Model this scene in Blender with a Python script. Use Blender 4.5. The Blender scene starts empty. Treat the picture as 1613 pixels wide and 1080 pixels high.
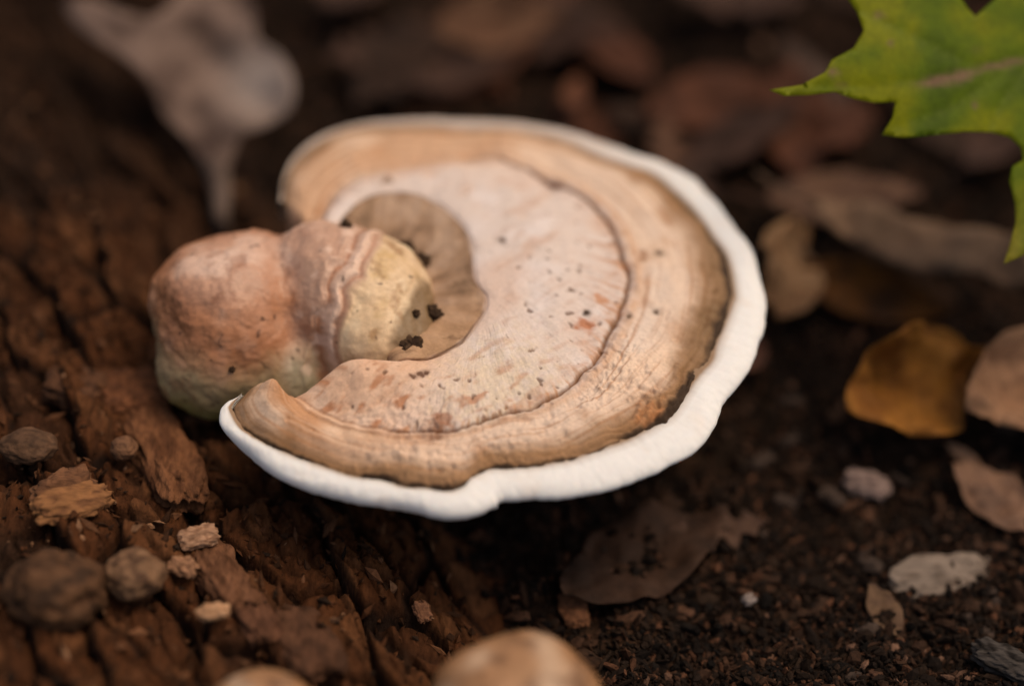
import bpy, math, random
import numpy as np
from mathutils import Vector, Matrix
from mathutils.geometry import delaunay_2d_cdt

S = bpy.context.scene
COL = S.collection
rnd = random.Random(7)

# ------------------------------------------------------------------ camera, world, sun, exposure
W, H = 1613.0, 1080.0
PITCH = math.radians(45.0)
DIST = 0.62                       # lens to the middle of the cap
ZC = 0.055                        # height of the cap's rim above the soil
FPX = 3438.0
s_, c_ = math.sin(PITCH), math.cos(PITCH)
CAM = np.array([0.0, -DIST * c_, ZC + DIST * s_])
FWD = np.array([0.0, c_, -s_]); RIGHT = np.array([1.0, 0, 0]); UP = np.array([0.0, s_, c_])

cam_d = bpy.data.cameras.new('camera')
cam = bpy.data.objects.new('camera', cam_d); COL.objects.link(cam)
cam.location = CAM; cam.rotation_euler = (math.pi / 2 - PITCH, 0, 0)
cam_d.sensor_width = 36; cam_d.lens = FPX * 36 / W
cam_d.clip_start = 0.01; cam_d.clip_end = 200
cam_d.dof.use_dof = True
cam_d.dof.focus_distance = 0.604
cam_d.dof.aperture_fstop = 2.15
S.camera = cam

world = bpy.data.worlds.new('World'); S.world = world; world.use_nodes = True
wn = world.node_tree.nodes; wl = world.node_tree.links
sky = wn.new('ShaderNodeTexSky'); sky.sky_type = 'NISHITA'; sky.sun_disc = False
SUN_EL, SUN_AZ = math.radians(66), math.radians(72)   # azimuth from +y (behind the fungus) towards +x
sky.sun_elevation = SUN_EL; sky.sun_rotation = SUN_AZ
sky.dust_density = 4.0; sky.air_density = 1.0; sky.ozone_density = 1.0
wl.new(sky.outputs[0], wn['Background'].inputs[0]); wn['Background'].inputs[1].default_value = 0.13

sun_d = bpy.data.lights.new('sun', 'SUN'); sun_d.energy = 1.3; sun_d.angle = math.radians(35); sun_d.color = (1, .93, .84)
sun = bpy.data.objects.new('sun', sun_d); COL.objects.link(sun)
_to = Vector((math.sin(SUN_AZ) * math.cos(SUN_EL), math.cos(SUN_AZ) * math.cos(SUN_EL), math.sin(SUN_EL)))
sun.rotation_euler = _to.to_track_quat('Z', 'Y').to_euler()
sun.location = (0.3, 0.6, 2)

S.view_settings.view_transform = 'Standard'; S.view_settings.look = 'None'
S.view_settings.gamma = 1.0; S.view_settings.use_curve_mapping = False
S.view_settings.exposure = 0.04
S.view_settings.use_white_balance = True
S.view_settings.white_balance_temperature = 8100
S.view_settings.white_balance_tint = 10
S.cycles.use_denoising = True
S.cycles.max_bounces = 8

# ------------------------------------------------------------------ helpers
def ray(px, py):
    return FWD + RIGHT * ((px - W / 2) / FPX) + UP * ((H / 2 - py) / FPX)
def at_z(px, py, z):
    r = ray(px, py); return CAM + r * ((z - CAM[2]) / r[2])
def at_d(px, py, d):
    return CAM + ray(px, py) * d
def lin(r, g, b):
    f = lambda v: (v / 255) / 12.92 if v <= 10 else (((v / 255) + .055) / 1.055) ** 2.4
    return np.array([f(r), f(g), f(b)])

def _h(ix, iy, iz, seed):
    n = (ix * 374761393 + iy * 668265263 + iz * 2147483647 + seed * 974634777) & 0xFFFFFFFF
    n = ((n ^ (n >> 13)) * 1274126177) & 0xFFFFFFFF
    n = ((n ^ (n >> 16)) * 2246822519) & 0xFFFFFFFF
    return n ^ (n >> 15)
def noise(x, y, z=0.0, seed=0):
    """gradient noise, about -1..1"""
    x, y, z = np.broadcast_arrays(np.asarray(x, float), np.asarray(y, float), np.asarray(z, float))
    x0 = np.floor(x).astype(np.int64); y0 = np.floor(y).astype(np.int64); z0 = np.floor(z).astype(np.int64)
    fx, fy, fz = x - x0, y - y0, z - z0
    ux, uy, uz = [t * t * t * (t * (t * 6 - 15) + 10) for t in (fx, fy, fz)]
    def g(i, j, k):
        hh = _h(x0 + i, y0 + j, z0 + k, seed)
        a = ((hh & 1023) / 1023. * 2 - 1); b = (((hh >> 10) & 1023) / 1023. * 2 - 1); c = (((hh >> 20) & 1023) / 1023. * 2 - 1)
        return a * (fx - i) + b * (fy - j) + c * (fz - k)
    L = lambda a, b, t: a + (b - a) * t
    v = L(L(L(g(0,0,0), g(1,0,0), ux), L(g(0,1,0), g(1,1,0), ux), uy),
          L(L(g(0,0,1), g(1,0,1), ux), L(g(0,1,1), g(1,1,1), ux), uy), uz)
    return v * 1.5
def fbm(x, y, z=0.0, o=4, seed=0, gain=.5):
    t = 0; a = 1.0; f = 1.0
    for k in range(o):
        t = t + a * noise(np.asarray(x) * f + 17.3 * k, np.asarray(y) * f - 9.1 * k, np.asarray(z) * f + 3.7 * k, seed + k); a *= gain; f *= 2.03
    return t
def voronoi(x, y, seed=0, jit=.9):
    """returns F1, F2-F1, cell id hash 0..1, vector to the cell point"""
    x = np.asarray(x, float); y = np.asarray(y, float)
    x0 = np.floor(x).astype(np.int64); y0 = np.floor(y).astype(np.int64)
    f1 = np.full(x.shape, 9.); f2 = np.full(x.shape, 9.); cid = np.zeros(x.shape); dx1 = np.zeros(x.shape); dy1 = np.zeros(x.shape)
    for i in (-1, 0, 1):
        for j in (-1, 0, 1):
            hh = _h(x0 + i, y0 + j, 0 * x0, seed)
            px = x0 + i + .5 + jit * ((hh & 1023) / 1023. - .5); py = y0 + j + .5 + jit * (((hh >> 10) & 1023) / 1023. - .5)
            d = np.hypot(px - x, py - y); near = d < f1
            f2 = np.where(near, f1, np.minimum(f2, d))
            cid = np.where(near, ((hh >> 20) & 1023) / 1023., cid)
            dx1 = np.where(near, px - x, dx1); dy1 = np.where(near, py - y, dy1)
            f1 = np.where(near, d, f1)
    return f1, f2 - f1, cid, dx1, dy1
def sst(a, b, x):
    t = np.clip((x - a) / (b - a), 0, 1); return t * t * (3 - 2 * t)
def mixc(c, col, f):
    f = np.clip(f, 0, 1)[..., None]; return c * (1 - f) + np.asarray(col) * f

def mesh_obj(name, v, f, mat, parent=None, col=None, smooth=True):
    v = np.ascontiguousarray(v, dtype=np.float32).reshape(-1, 3); f = np.asarray(f)
    me = bpy.data.meshes.new(name)
    n = f.shape[1]
    me.vertices.add(len(v)); me.vertices.foreach_set('co', v.ravel())
    me.loops.add(f.size); me.loops.foreach_set('vertex_index', f.astype(np.int32).ravel())
    me.polygons.add(len(f)); me.polygons.foreach_set('loop_start', (np.arange(len(f)) * n).astype(np.int32))
    me.polygons.foreach_set('use_smooth', np.full(len(f), smooth))
    me.update(calc_edges=True); me.validate()
    if col is not None:
        a = me.attributes.new('Col', 'FLOAT_COLOR', 'POINT')
        cc = np.ones((len(v), 4), np.float32); cc[:, :3] = np.asarray(col).reshape(-1, 3)
        a.data.foreach_set('color', cc.ravel())
    me.materials.append(mat)
    o = bpy.data.objects.new(name, me); COL.objects.link(o)
    if parent: o.parent = parent
    return o
def grid_faces(nu, nv, closed=False):
    i = np.arange(nu if closed else nu - 1)[:, None]; j = np.arange(nv - 1)[None, :]
    i2 = (i + 1) % nu
    return np.stack([i * nv + j, i2 * nv + j, i2 * nv + j + 1, i * nv + j + 1], -1).reshape(-1, 4)
def tag(o, label, cat, group=None, kind=None):
    if label: o['label'] = label
    if cat: o['category'] = cat
    if group: o['group'] = group
    if kind: o['kind'] = kind
    return o
def empty(name, loc):
    o = bpy.data.objects.new(name, None); COL.objects.link(o); o.location = Vector(loc); o.empty_display_size = .01; return o
def keep(parent, o):
    """parent a mesh built in world coordinates under an Empty without moving it"""
    o.parent = parent; o.matrix_parent_inverse = Matrix.Translation(-parent.location); return o

def material(name, rough=.75, attr=True, color=(.2, .1, .05), nscale=900, namt=.25, bump=.3, bscale=1500, bdist=.0004,
             spec=.3, transl=0.0, aniso=None, sss=0.0, coat=0.0):
    m = bpy.data.materials.new(name); m.use_nodes = True
    nt = m.node_tree; N = nt.nodes; L = nt.links
    b = N['Principled BSDF']; out = N['Material Output']
    b.inputs['Roughness'].default_value = rough; b.inputs['Specular IOR Level'].default_value = spec
    b.inputs['Coat Weight'].default_value = coat
    tc = N.new('ShaderNodeTexCoord'); src = tc.outputs['Object']
    if aniso:
        mp = N.new('ShaderNodeMapping'); mp.inputs['Scale'].default_value = aniso[0]; mp.inputs['Rotation'].default_value = aniso[1]
        L.new(src, mp.inputs['Vector']); src = mp.outputs['Vector']
    n1 = N.new('ShaderNodeTexNoise'); n1.inputs['Scale'].default_value = nscale; n1.inputs['Detail'].default_value = 5; n1.inputs['Roughness'].default_value = .65
    L.new(src, n1.inputs['Vector'])
    mr = N.new('ShaderNodeMapRange'); mr.inputs['From Min'].default_value = .25; mr.inputs['From Max'].default_value = .75
    mr.inputs['To Min'].default_value = 1 - namt; mr.inputs['To Max'].default_value = 1 + namt
    L.new(n1.outputs['Fac'], mr.inputs['Value'])
    mx = N.new('ShaderNodeMix'); mx.data_type = 'RGBA'; mx.blend_type = 'MULTIPLY'; mx.inputs['Factor'].default_value = 1
    if attr:
        at = N.new('ShaderNodeAttribute'); at.attribute_name = 'Col'; L.new(at.outputs['Color'], mx.inputs['A'])
    else:
        mx.inputs['A'].default_value = (*color, 1)
    L.new(mr.outputs['Result'], mx.inputs['B'])
    cout = mx.outputs['Result']
    L.new(cout, b.inputs['Base Color'])
    if bump:
        n2 = N.new('ShaderNodeTexNoise'); n2.inputs['Scale'].default_value = bscale; n2.inputs['Detail'].default_value = 6; n2.inputs['Roughness'].default_value = .6
        L.new(src, n2.inputs['Vector'])
        bp = N.new('ShaderNodeBump'); bp.inputs['Strength'].default_value = bump; bp.inputs['Distance'].default_value = bdist
        L.new(n2.outputs['Fac'], bp.inputs['Height']); L.new(bp.outputs['Normal'], b.inputs['Normal'])
    if sss:
        b.inputs['Subsurface Weight'].default_value = sss; b.inputs['Subsurface Radius'].default_value = (1, .7, .5); b.inputs['Subsurface Scale'].default_value = .0015
    if transl:
        t = N.new('ShaderNodeBsdfTranslucent'); ms = N.new('ShaderNodeMixShader'); ms.inputs[0].default_value = transl
        L.new(cout, t.inputs['Color']); L.new(b.outputs[0], ms.inputs[1]); L.new(t.outputs[0], ms.inputs[2]); L.new(ms.outputs[0], out.inputs['Surface'])
    return m

M_SOIL = material('soil', .95, nscale=500, namt=.5, bump=.6, bscale=900, bdist=.001, spec=.04)
M_CRUMB = material('soil_crumb', .9, nscale=900, namt=.5, bump=.6, bscale=1500, bdist=.0006, spec=.10)
M_WOOD = material('rotten_wood', .88, nscale=420, namt=.55, bump=.8, bscale=900, bdist=.0011, spec=.06, aniso=((1.6, .45, 1), (0, 0, math.radians(-24))))
M_CHIP = material('wood_chip', .85, nscale=500, namt=.45, bump=.7, bscale=1100, bdist=.0007, spec=.1, aniso=((.25, 1.5, 1), (0, 0, 0)))
M_LEAF = material('dry_leaf', .7, nscale=350, namt=.3, bump=.35, bscale=700, bdist=.0006, spec=.12, transl=.25)
M_GREEN = material('green_leaf', .55, nscale=450, namt=.22, bump=.25, bscale=900, bdist=.0005, spec=.18, transl=.4)
M_CRUST = material('fungus_crust', .72, nscale=1300, namt=.13, bump=.5, bscale=1700, bdist=.00035, spec=.25)
M_RIM = material('fungus_margin', .8, nscale=700, namt=.03, bump=.12, bscale=900, bdist=.0003, spec=.2, sss=.25)
M_KNOB = material('fungus_knob', .42, nscale=900, namt=.12, bump=.25, bscale=1000, bdist=.0004, spec=.35)
M_STONE = material('nodule', .7, nscale=300, namt=.4, bump=.5, bscale=700, bdist=.0008, spec=.12)
M_MUSH = material('mushroom_cap', .5, nscale=250, namt=.15, bump=.15, bscale=600, bdist=.0004, spec=.35)

# ------------------------------------------------------------------ ground and rotten log (heights used by everything else)
BND = np.array([at_z(860, 1400, 0), at_z(800, 1085, 0), at_z(755, 960, 0), at_z(700, 800, 0), at_z(600, 620, 0), at_z(470, 400, 0), at_z(360, 200, 0), at_z(270, -60, 0), at_z(200, -400, 0)])[:, :2]
def log_d(x, y):
    """metres inside the log from its foot line (positive = wood)"""
    bx = np.interp(y, BND[:, 1], BND[:, 0])
    return (bx - x) * .93
def ground_h(x, y):
    x = np.asarray(x, float); y = np.asarray(y, float)
    r = np.hypot(x, y - .1)
    h = .006 * fbm(x * 9, y * 9, o=3, seed=11) + .0035 * fbm(x * 45, y * 45, o=4, seed=12)
    wx = x + .004 * noise(x * 80, y * 80, seed=15); wy = y + .004 * noise(x * 80, y * 80, 4., seed=16)
    f1, ed, cid, _, _ = voronoi(wx / .014, wy / .011, seed=17); h = h + (.0035 * (cid - .4) + .003 * (1 - f1) - .0025) * sst(.25, .7, cid)
    f1, ed, cid, _, _ = voronoi(wx / .0055, wy / .0045, seed=18); h = h + .0016 * (cid - .4) - .0012 * f1
    return np.where(r > 3, h * 3 + .02 * noise(x, y, seed=13), h) - .002
FDIR = np.array([.45, -.9]) / math.hypot(.45, .9)     # fibres run downhill and to the right
def log_base(x, y):
    d = log_d(x, y)
    dd = np.maximum(d, 0)
    z = .046 * (1 - np.exp(-dd / .055)) + .05 * np.maximum(dd - .10, 0) - .35 * np.maximum(-d, 0) - .002
    return z + .004 * fbm(x * 16, y * 16, o=2, seed=21) * sst(0, .03, d)
def log_h(x, y, full=False):
    x = np.asarray(x, float); y = np.asarray(y, float)
    z = log_base(x, y); d = log_d(x, y)
    a = x * FDIR[0] + y * FDIR[1]; b = -x * FDIR[1] + y * FDIR[0]
    wa = a + .004 * noise(x * 60, y * 60, seed=31); wb = b + .0035 * noise(x * 70, y * 70, 3., seed=32)
    f1, ed, cid, dx, dy = voronoi(wa / .036, wb / .017, seed=33)
    crack = 1 - sst(.02, .16, ed)
    ch = (cid - .5) * .008 + dx * .004 * (cid * 2.7 % 1 - .5) * 2 + dy * .003
    f1b, edb, cidb, dxb, dyb = voronoi(wa / .011 + 5, wb / .006 + 3, seed=35)
    crack2 = 1 - sst(.03, .2, edb)
    fib = fbm(wa * 60, wb * 420, o=4, seed=36)
    big = sst(.25, .7, noise(x * 11 + 4, y * 11, seed=38) + .45)
    k = sst(-.005, .02, d)
    z = z + k * (ch - crack * .006 * (.4 + .6 * big) + (cidb - .5) * .0028 - crack2 * .0018 + fib * .0010 + .0016 * fbm(x * 150, y * 150, o=3, seed=37))
    if full: return z, crack, crack2, cid, cidb, fib
    return z
def floor_h(x, y):
    return np.maximum(ground_h(x, y), log_base(x, y))

# ground sheet: fine in the middle, stretching out to the horizon
n = 460
t = np.linspace(-1, 1, n); g = np.sign(t) * (np.abs(t) * .62 + (np.abs(t) ** 13) * 60)
GX, GY = np.meshgrid(g, g + .12, indexing='ij')
GZ = ground_h(GX, GY)
GZ = GZ - np.where(log_d(GX, GY) > .03, .004, 0)
cc = np.zeros(GX.shape + (3,)) + np.array([.016, .0095, .0065])
_, _, cl, _, _ = voronoi(GX / .0055, GY / .0045, seed=18)
cc = mixc(cc, [.055, .028, .018], sst(.6, 1, cl) * .8)
cc = mixc(cc, [.050, .025, .015], sst(.1, .7, fbm(GX * 60, GY * 60, o=4, seed=41)))
cc = mixc(cc, [.006, .0042, .0035], sst(.0, .7, fbm(GX * 28, GY * 28, o=3, seed=42)))
ground = mesh_obj('ground', np.stack([GX, GY, GZ], -1), grid_faces(n, n), M_SOIL, col=cc)
tag(ground, 'dark crumbly soil of the forest floor', 'ground', kind='structure')

# the rotten log
nx, ny = 620, 700
lx = np.linspace(-.36, .05, nx); ly = np.linspace(-.30, .46, ny)
LX, LY = np.meshgrid(lx, ly, indexing='ij')
LZ, ck, ck2, cid, cidb, fib = log_h(LX, LY, True)
wc = np.zeros(LX.shape + (3,)) + np.array([.072, .0255, .0105])
wc = mixc(wc, [.12, .048, .021], sst(.45, .95, cidb) * .8)
wc = mixc(wc, [.034, .0145, .008], sst(.5, 0, cid) * .75)
wc = mixc(wc, [.16, .075, .038], sst(.45, 1., fib) * .5)
wc = mixc(wc, [.014, .008, .006], np.maximum(ck * .95, ck2 * .45))
dark = sst(-.04, .13, LY + .15 * noise(LX * 12, LY * 12, seed=45) * .5)     # the log's colour darkens towards its far end
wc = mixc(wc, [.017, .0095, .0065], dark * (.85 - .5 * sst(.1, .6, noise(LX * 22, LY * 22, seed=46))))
wc = mixc(wc, [.015, .0085, .006], sst(.15, .55, fbm(LX * 18, LY * 18, o=3, seed=47)) * .8 * sst(.01, .10, log_d(LX, LY)))
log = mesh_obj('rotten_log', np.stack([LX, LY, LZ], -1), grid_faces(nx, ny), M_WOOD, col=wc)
tag(log, 'crumbling red-brown rotten log that the bracket fungus grows from', 'log')

# ------------------------------------------------------------------ the bracket fungus
def catmull(P, n):
    P = np.asarray(P, float); Q = np.vstack([2 * P[0] - P[1], P, 2 * P[-1] - P[-2]])
    out = []
    for i in range(len(P) - 1):
        p0, p1, p2, p3 = Q[i:i + 4]; t = np.linspace(0, 1, 24, endpoint=False)[:, None]
        out.append(.5 * ((2 * p1) + (-p0 + p2) * t + (2 * p0 - 5 * p1 + 4 * p2 - p3) * t ** 2 + (-p0 + 3 * p1 - 3 * p2 + p3) * t ** 3))
    D = np.vstack(out + [P[-1:]])
    L = np.r_[0, np.cumsum(np.linalg.norm(np.diff(D, axis=0), axis=1))]; u = np.linspace(0, L[-1], n)
    return np.stack([np.interp(u, L, D[:, k]) for k in range(D.shape[1])], -1)

A_PX = [(381,618),(362,626),(348,640),(342,655),(350,674),(372,703),(410,735),(455,760),(510,779),(560,791),(600,797),(640,803),(680,812),(710,816),(745,813),(772,804),(790,788),(830,785),(880,783),(930,776),(980,762),(1030,743),(1075,720),(1110,693),(1132,660),(1140,634),(1165,605),(1185,575),(1195,545),(1208,510),(1211,475),(1205,440),(1195,415),(1180,375),(1155,345),(1130,312),(1105,285),(1080,262),(1045,250),(1000,238),(950,218),(900,203),(850,194),(800,188),(740,185),(690,184),(640,186),(590,190),(540,200),(500,215),(470,238),(450,269),(438,312)]
B_PX = [(381,620),(362,636),(359,648),(374,675),(410,700),(446,718),(493,736),(554,756),(600,761),(633,771),(680,776),(708,779),(730,772),(744,758),(770,746),(816,744),(859,740),(900,733),(947,718),(991,703),(1040,677),(1066,658),(1087,628),(1107,599),(1131,571),(1139,545),(1152,514),(1163,482),(1166,462),(1154,406),(1132,373),(1099,329),(1065,296),(1031,271),(993,259),(944,243),(896,222),(848,210),(800,203),(727,202),(684,197),(637,197),(564,201),(510,219),(467,251),(447,287),(444,318)]
C_PX = [(478,630),(507,650),(543,664),(590,675),(644,680),(680,678),(715,677),(751,668),(787,656),(831,645),(870,627),(900,604),(925,580),(959,527),(985,464),(985,421),(969,373),(949,339),(920,310),(872,284),(799,256),(745,251),(673,257),(600,267),(546,286),(515,318),(500,350)]
D_PX = [(640,566),(678,562),(723,540),(745,515),(761,489),(763,464),(752,450),(744,432),(741,396),(734,367),(720,349),(691,323),(655,308),(611,305),(572,316),(545,338),(528,362)]
NU = 1000
def on_z(P, n, z): return np.array([at_z(a, b, ZC + z) for a, b in catmull(P, n)])
cB = on_z(B_PX, NU, 0.0); cC = on_z(C_PX, NU, .0050); cD = on_z(D_PX, NU, .0075)
U = np.linspace(0, 1, NU)
# lumpy arclength: keep stations matching by arclength
cCD = .5 * (cC + cD); cCD[:, 2] = ZC + .0082 + .0050 * np.exp(-(U / .07) ** 2) 
cBC = .5 * (cB + cC); cBC[:, 2] = ZC + .0045 + .0030 * np.exp(-(U / .06) ** 2) + .001 * noise(U * 14, 2.)
CEN = at_z(585, 470, ZC)
cE = CEN + (cD - CEN) * .35; cE[:, 2] = ZC + .0005
cDE = CEN + (cD - CEN) * .72; cDE[:, 2] = ZC + .0048
ST_V = np.array([0, .12, .22, .42, .60, .80, 1.0])
ST = np.stack([cE, cDE, cD, cCD, cC, cBC, cB], 1)                # NU,7,3
NV = 230
V = np.linspace(0, 1, NV)
V = np.r_[np.linspace(0, .15, 25, endpoint=False), np.linspace(.15, 1, NV - 25)]
# cubic Hermite with finite-difference tangents in v
def hermite(ST, sv, v):
    m = np.empty_like(ST)
    d = (ST[:, 1:] - ST[:, :-1]) / np.diff(sv)[None, :, None]
    m[:, 1:-1] = .5 * (d[:, 1:] + d[:, :-1]); m[:, 0] = d[:, 0]; m[:, -1] = d[:, -1]
    k = np.clip(np.searchsorted(sv, v, side='right') - 1, 0, len(sv) - 2)
    h = (sv[k + 1] - sv[k]); t = ((v - sv[k]) / h)[None, :, None]; h = h[None, :, None]
    return ((2*t**3 - 3*t**2 + 1) * ST[:, k] + (t**3 - 2*t**2 + t) * h * m[:, k] + (-2*t**3 + 3*t**2) * ST[:, k+1] + (t**3 - t**2) * h * m[:, k+1])
P = hermite(ST, ST_V, V)
UU, VV = np.meshgrid(U, V, indexing='ij')
X, Y = P[..., 0], P[..., 1]
wob = .008 * fbm(X * 160, Y * 160, o=3, seed=51) + .010 * fbm(X * 60, Y * 60, o=2, seed=151)
vC = VV + wob
dz = np.zeros_like(UU)
dz += .0006 * sst(.229, .215, VV + .004 * noise(X * 300, Y * 300, seed=52))                        # lip of the old disc
dz -= .0008 * np.exp(-((VV + wob * .6 - .227) / .006) ** 2)
crk = np.exp(-((vC - .60) / .0065) ** 2)
crk_k = sst(.06, .16, UU) * sst(.86, .70, UU)
dz -= .0013 * crk * (.15 + .85 * crk_k)
dz += .0006 * np.exp(-((vC - .63) / .015) ** 2)
# concentric growth wrinkles towards the edge, buckled at the front right
buck = (.045 * noise(UU * 30, VV * 3., seed=53) + .02 * noise(UU * 75, VV * 5., seed=153)) * np.exp(-((UU - .38) / .11) ** 2) + .006 * noise(UU * 60, VV * 4, seed=54)
wv = VV + buck
wr = np.sin(wv * 170 + 5 * noise(UU * 14, VV * 9, seed=55)) * (.4 + .8 * sst(-.5, .5, noise(UU * 22, VV * 12, seed=155)))
kw = sst(.82, .95, VV) * (.10 + 1.0 * np.exp(-((UU - .42) / .11) ** 2))
dz += .00032 * wr * kw
dz += .0007 * np.sin(wv * 70 + 1.5 * noise(UU * 8, 1., seed=56)) * sst(.62, .9, VV) * .2
dz += .0010 * fbm(X * 55, Y * 55, o=3, seed=57) * sst(.24, .4, VV)
dz += .00010 * fbm(UU * 220, VV * 16, o=3, seed=58) * sst(.24, .32, VV)                              # radial fibres
dz += .0004 * fbm(X * 190, Y * 190, o=3, seed=59)
dz += .0004 * fbm(UU * 16, VV * 12, o=3, seed=78) * sst(.23, .2, VV)
# wrinkled ground inside the crack at the front
rough_front = np.exp(-((UU - .13) / .10) ** 2) * sst(.38, .55, VV) * sst(.64, .58, VV) + .8 * np.exp(-((UU - .40) / .05) ** 2) * sst(.60, .64, VV) * sst(.80, .70, VV)
dz += .0007 * fbm(UU * 120, VV * 50, o=3, seed=60) * rough_front
# dents
BW = [.9 * fbm(X * 420, Y * 420, 1.0, o=2, seed=161), .9 * fbm(X * 420, Y * 420, 7.0, o=2, seed=162)]
def blob(px, py, r, z=.006):
    q = at_z(px, py, ZC + z); return np.exp(-(((X + r * BW[0] - q[0]) ** 2 + (Y + r * BW[1] - q[1]) ** 2) / r ** 2))
for (a, b, r, k) in [(1000,610,.006,-.0013),(935,618,.005,-.0011),(1010,580,.010,.0010),(1045,630,.006,.0012),(870,285,.004,-.001),(1085,610,.006,.001),(760,735,.010,-.0012),(705,745,.010,.0012),(640,735,.010,.0008),(800,690,.012,.0009)]:
    dz += k * blob(a, b, r)
dz -= .0028 * sst(.955, 1.0, VV + .006 * noise(UU * 70, 0., seed=70)) ** 2
P[..., 2] += dz
# colours
c = np.zeros(UU.shape + (3,)) + lin(214, 192, 174)
n1 = fbm(X * 70, Y * 70, o=4, seed=61); n2 = fbm(X * 260, Y * 260, o=3, seed=62); nr = fbm(UU * 160, VV * 14, o=4, seed=63)
n3 = fbm(UU * 12, VV * 7, o=3, seed=64)
c = mixc(c, lin(226, 209, 195), sst(.0, .8, n1) * .7)
c = mixc(c, lin(214, 188, 150), blob(780, 610, .016) * .6)                                         # yellowish patch
c = mixc(c, lin(206, 170, 140), sst(.1, .9, nr) * .16)
warm = sst(.24, .02, UU)                                                                            # front-left end is ruddier
back = sst(.66, .80, UU)
c = mixc(c, lin(214, 162, 128), warm * (.62 + .3 * n1))
c = mixc(c, lin(208, 166, 138), sst(-.1, .6, fbm(X * 38, Y * 38, o=4, seed=164)) * .38)
c = mixc(c, lin(212, 176, 148), back * sst(.50, .58, VV) * .8)
rust = sst(.06, .75, fbm((X * .8 + Y * .6) * 130, (-X * .6 + Y * .8) * 330, o=4, seed=65)) * (.22 + .9 * sst(.48, .12, UU) * sst(.25, .5, VV)) * sst(.26, .34, VV) * sst(.63, .58, VV)
c = mixc(c, lin(176, 116, 80), rust * .8)
pits = sst(.54, .80, fbm(X * 330 + 9, Y * 330, o=2, seed=66)) * sst(.24, .30, VV) * sst(.9, .8, VV) * sst(.75, .6, UU)
smear = sst(.15, .7, fbm((X * .75 + Y * .66) * 55, (-X * .66 + Y * .75) * 190, o=4, seed=165)) * sst(.26, .34, VV) * sst(.66, .58, VV) * sst(.85, .6, UU)
c = mixc(c, lin(190, 142, 110), smear * .45)
c = mixc(c, lin(96, 62, 42), pits * .75); P[..., 2] -= .0004 * pits
c = c * (1 + (1 - .85 * warm)[..., None] * (np.array([.965, 1.005, 1.13]) - 1))
# outer band
ob = sst(.575, .66, vC + .02 * n2) * (1 - back) + sst(.27, .74, vC + .05 * n1 + .04 * n2 + .05 * noise(UU * 12, VV * 25, seed=167)) * back
oc = np.zeros_like(c) + lin(218, 186, 163)
oc = mixc(oc, lin(226, 204, 188), np.exp(-((UU - .46) / .14) ** 2) * sst(.85, .66, VV + .05 * n1) * .6)
oc = mixc(oc, lin(186, 132, 92), warm * .9)
oc = mixc(oc, lin(198, 150, 114), back * .85)
oc = mixc(oc, lin(228, 194, 168), sst(-.05, .55, fbm(X * 48, Y * 48, o=3, seed=64)) * .75 * (1 - .3 * back))
oc = mixc(oc, lin(176, 120, 80), sst(.15, .8, n1) * .5)
oc = mixc(oc, lin(190, 132, 88), np.exp(-((VV - .635) / .02) ** 2) * .5)
oc = mixc(oc, lin(120, 78, 50), rough_front * sst(.2, .8, nr) * .8)
ring = fbm(UU * 9, VV * 55 + 1.2 * n3, o=3, seed=166)
oc = mixc(oc, lin(168, 112, 74), sst(.05, .7, ring) * .55)
oc = mixc(oc, lin(228, 198, 172), sst(.1, .7, -ring) * .35)
edge = sst(.80, .93, wv + .03 * n1 + .02 * n3 - .05 * back - .04 * warm)
oc = mixc(oc, lin(150, 106, 68), edge * .9)
oc = mixc(oc, lin(118, 92, 66), np.exp(-((UU - .52) / .07) ** 2) * sst(.84, .95, VV + .05 * n1) * .75)
oc = mixc(oc, lin(112, 78, 48), edge * sst(.1, .9, -wr) * (.08 + .5 * np.exp(-((UU - .42) / .12) ** 2)) + edge * np.exp(-((UU - .5) / .1) ** 2) * sst(0, .6, n2) * .6)
oc = oc * np.array([.96, .99, 1.03])
c = c * (1 - ob[..., None]) + oc * ob[..., None]
c = mixc(c, lin(182, 126, 84), np.exp(-((vC - .592) / .022) ** 2) * crk_k * sst(-.2, .6, nr) * .75)
c = mixc(c, lin(104, 66, 40), crk * crk_k * .95)
c = mixc(c, lin(150, 104, 72), crk * (1 - crk_k) * .45)
rad = sst(-.05, .4, fbm(UU * 90, 3. + VV * 2, o=2, seed=67)) * np.exp(-((VV - .575) / .05) ** 2) * np.exp(-((UU - .50) / .10) ** 2)
c = mixc(c, lin(176, 118, 78), rad * .7)
# the old disc
dk = sst(.226, .214, VV + .004 * noise(X * 300, Y * 300, seed=52))
dc = np.zeros_like(c) + lin(158, 126, 102)
ns = .55 * fbm(UU * 22, VV * 9, o=4, seed=77) + .6 * n1
dc = mixc(dc, lin(100, 76, 58), sst(-.1, .5, ns) * .75)
dc = mixc(dc, lin(184, 156, 136), sst(-.05, .5, -ns) * .6)
dc = mixc(dc, lin(112, 82, 60), sst(.195, .225, VV + .01 * n1) * .5)
dc = mixc(dc, lin(186, 140, 104), sst(.40, .20, UU) * .5)
dc = mixc(dc, lin(184, 146, 112), sst(.0, .7, nr) * .35 + .35 * sst(.35, .1, UU))
dc = mixc(dc, lin(104, 74, 52), pits * 0 + sst(.4, .9, n2) * .5)
c = c * (1 - dk[..., None]) + dc * dk[..., None]
c = mixc(c, lin(88, 58, 38), np.exp(-((VV + wob * .6 - .222) / .0045) ** 2) * (.55 + .4 * sst(-.2, .4, n1)))
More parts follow.
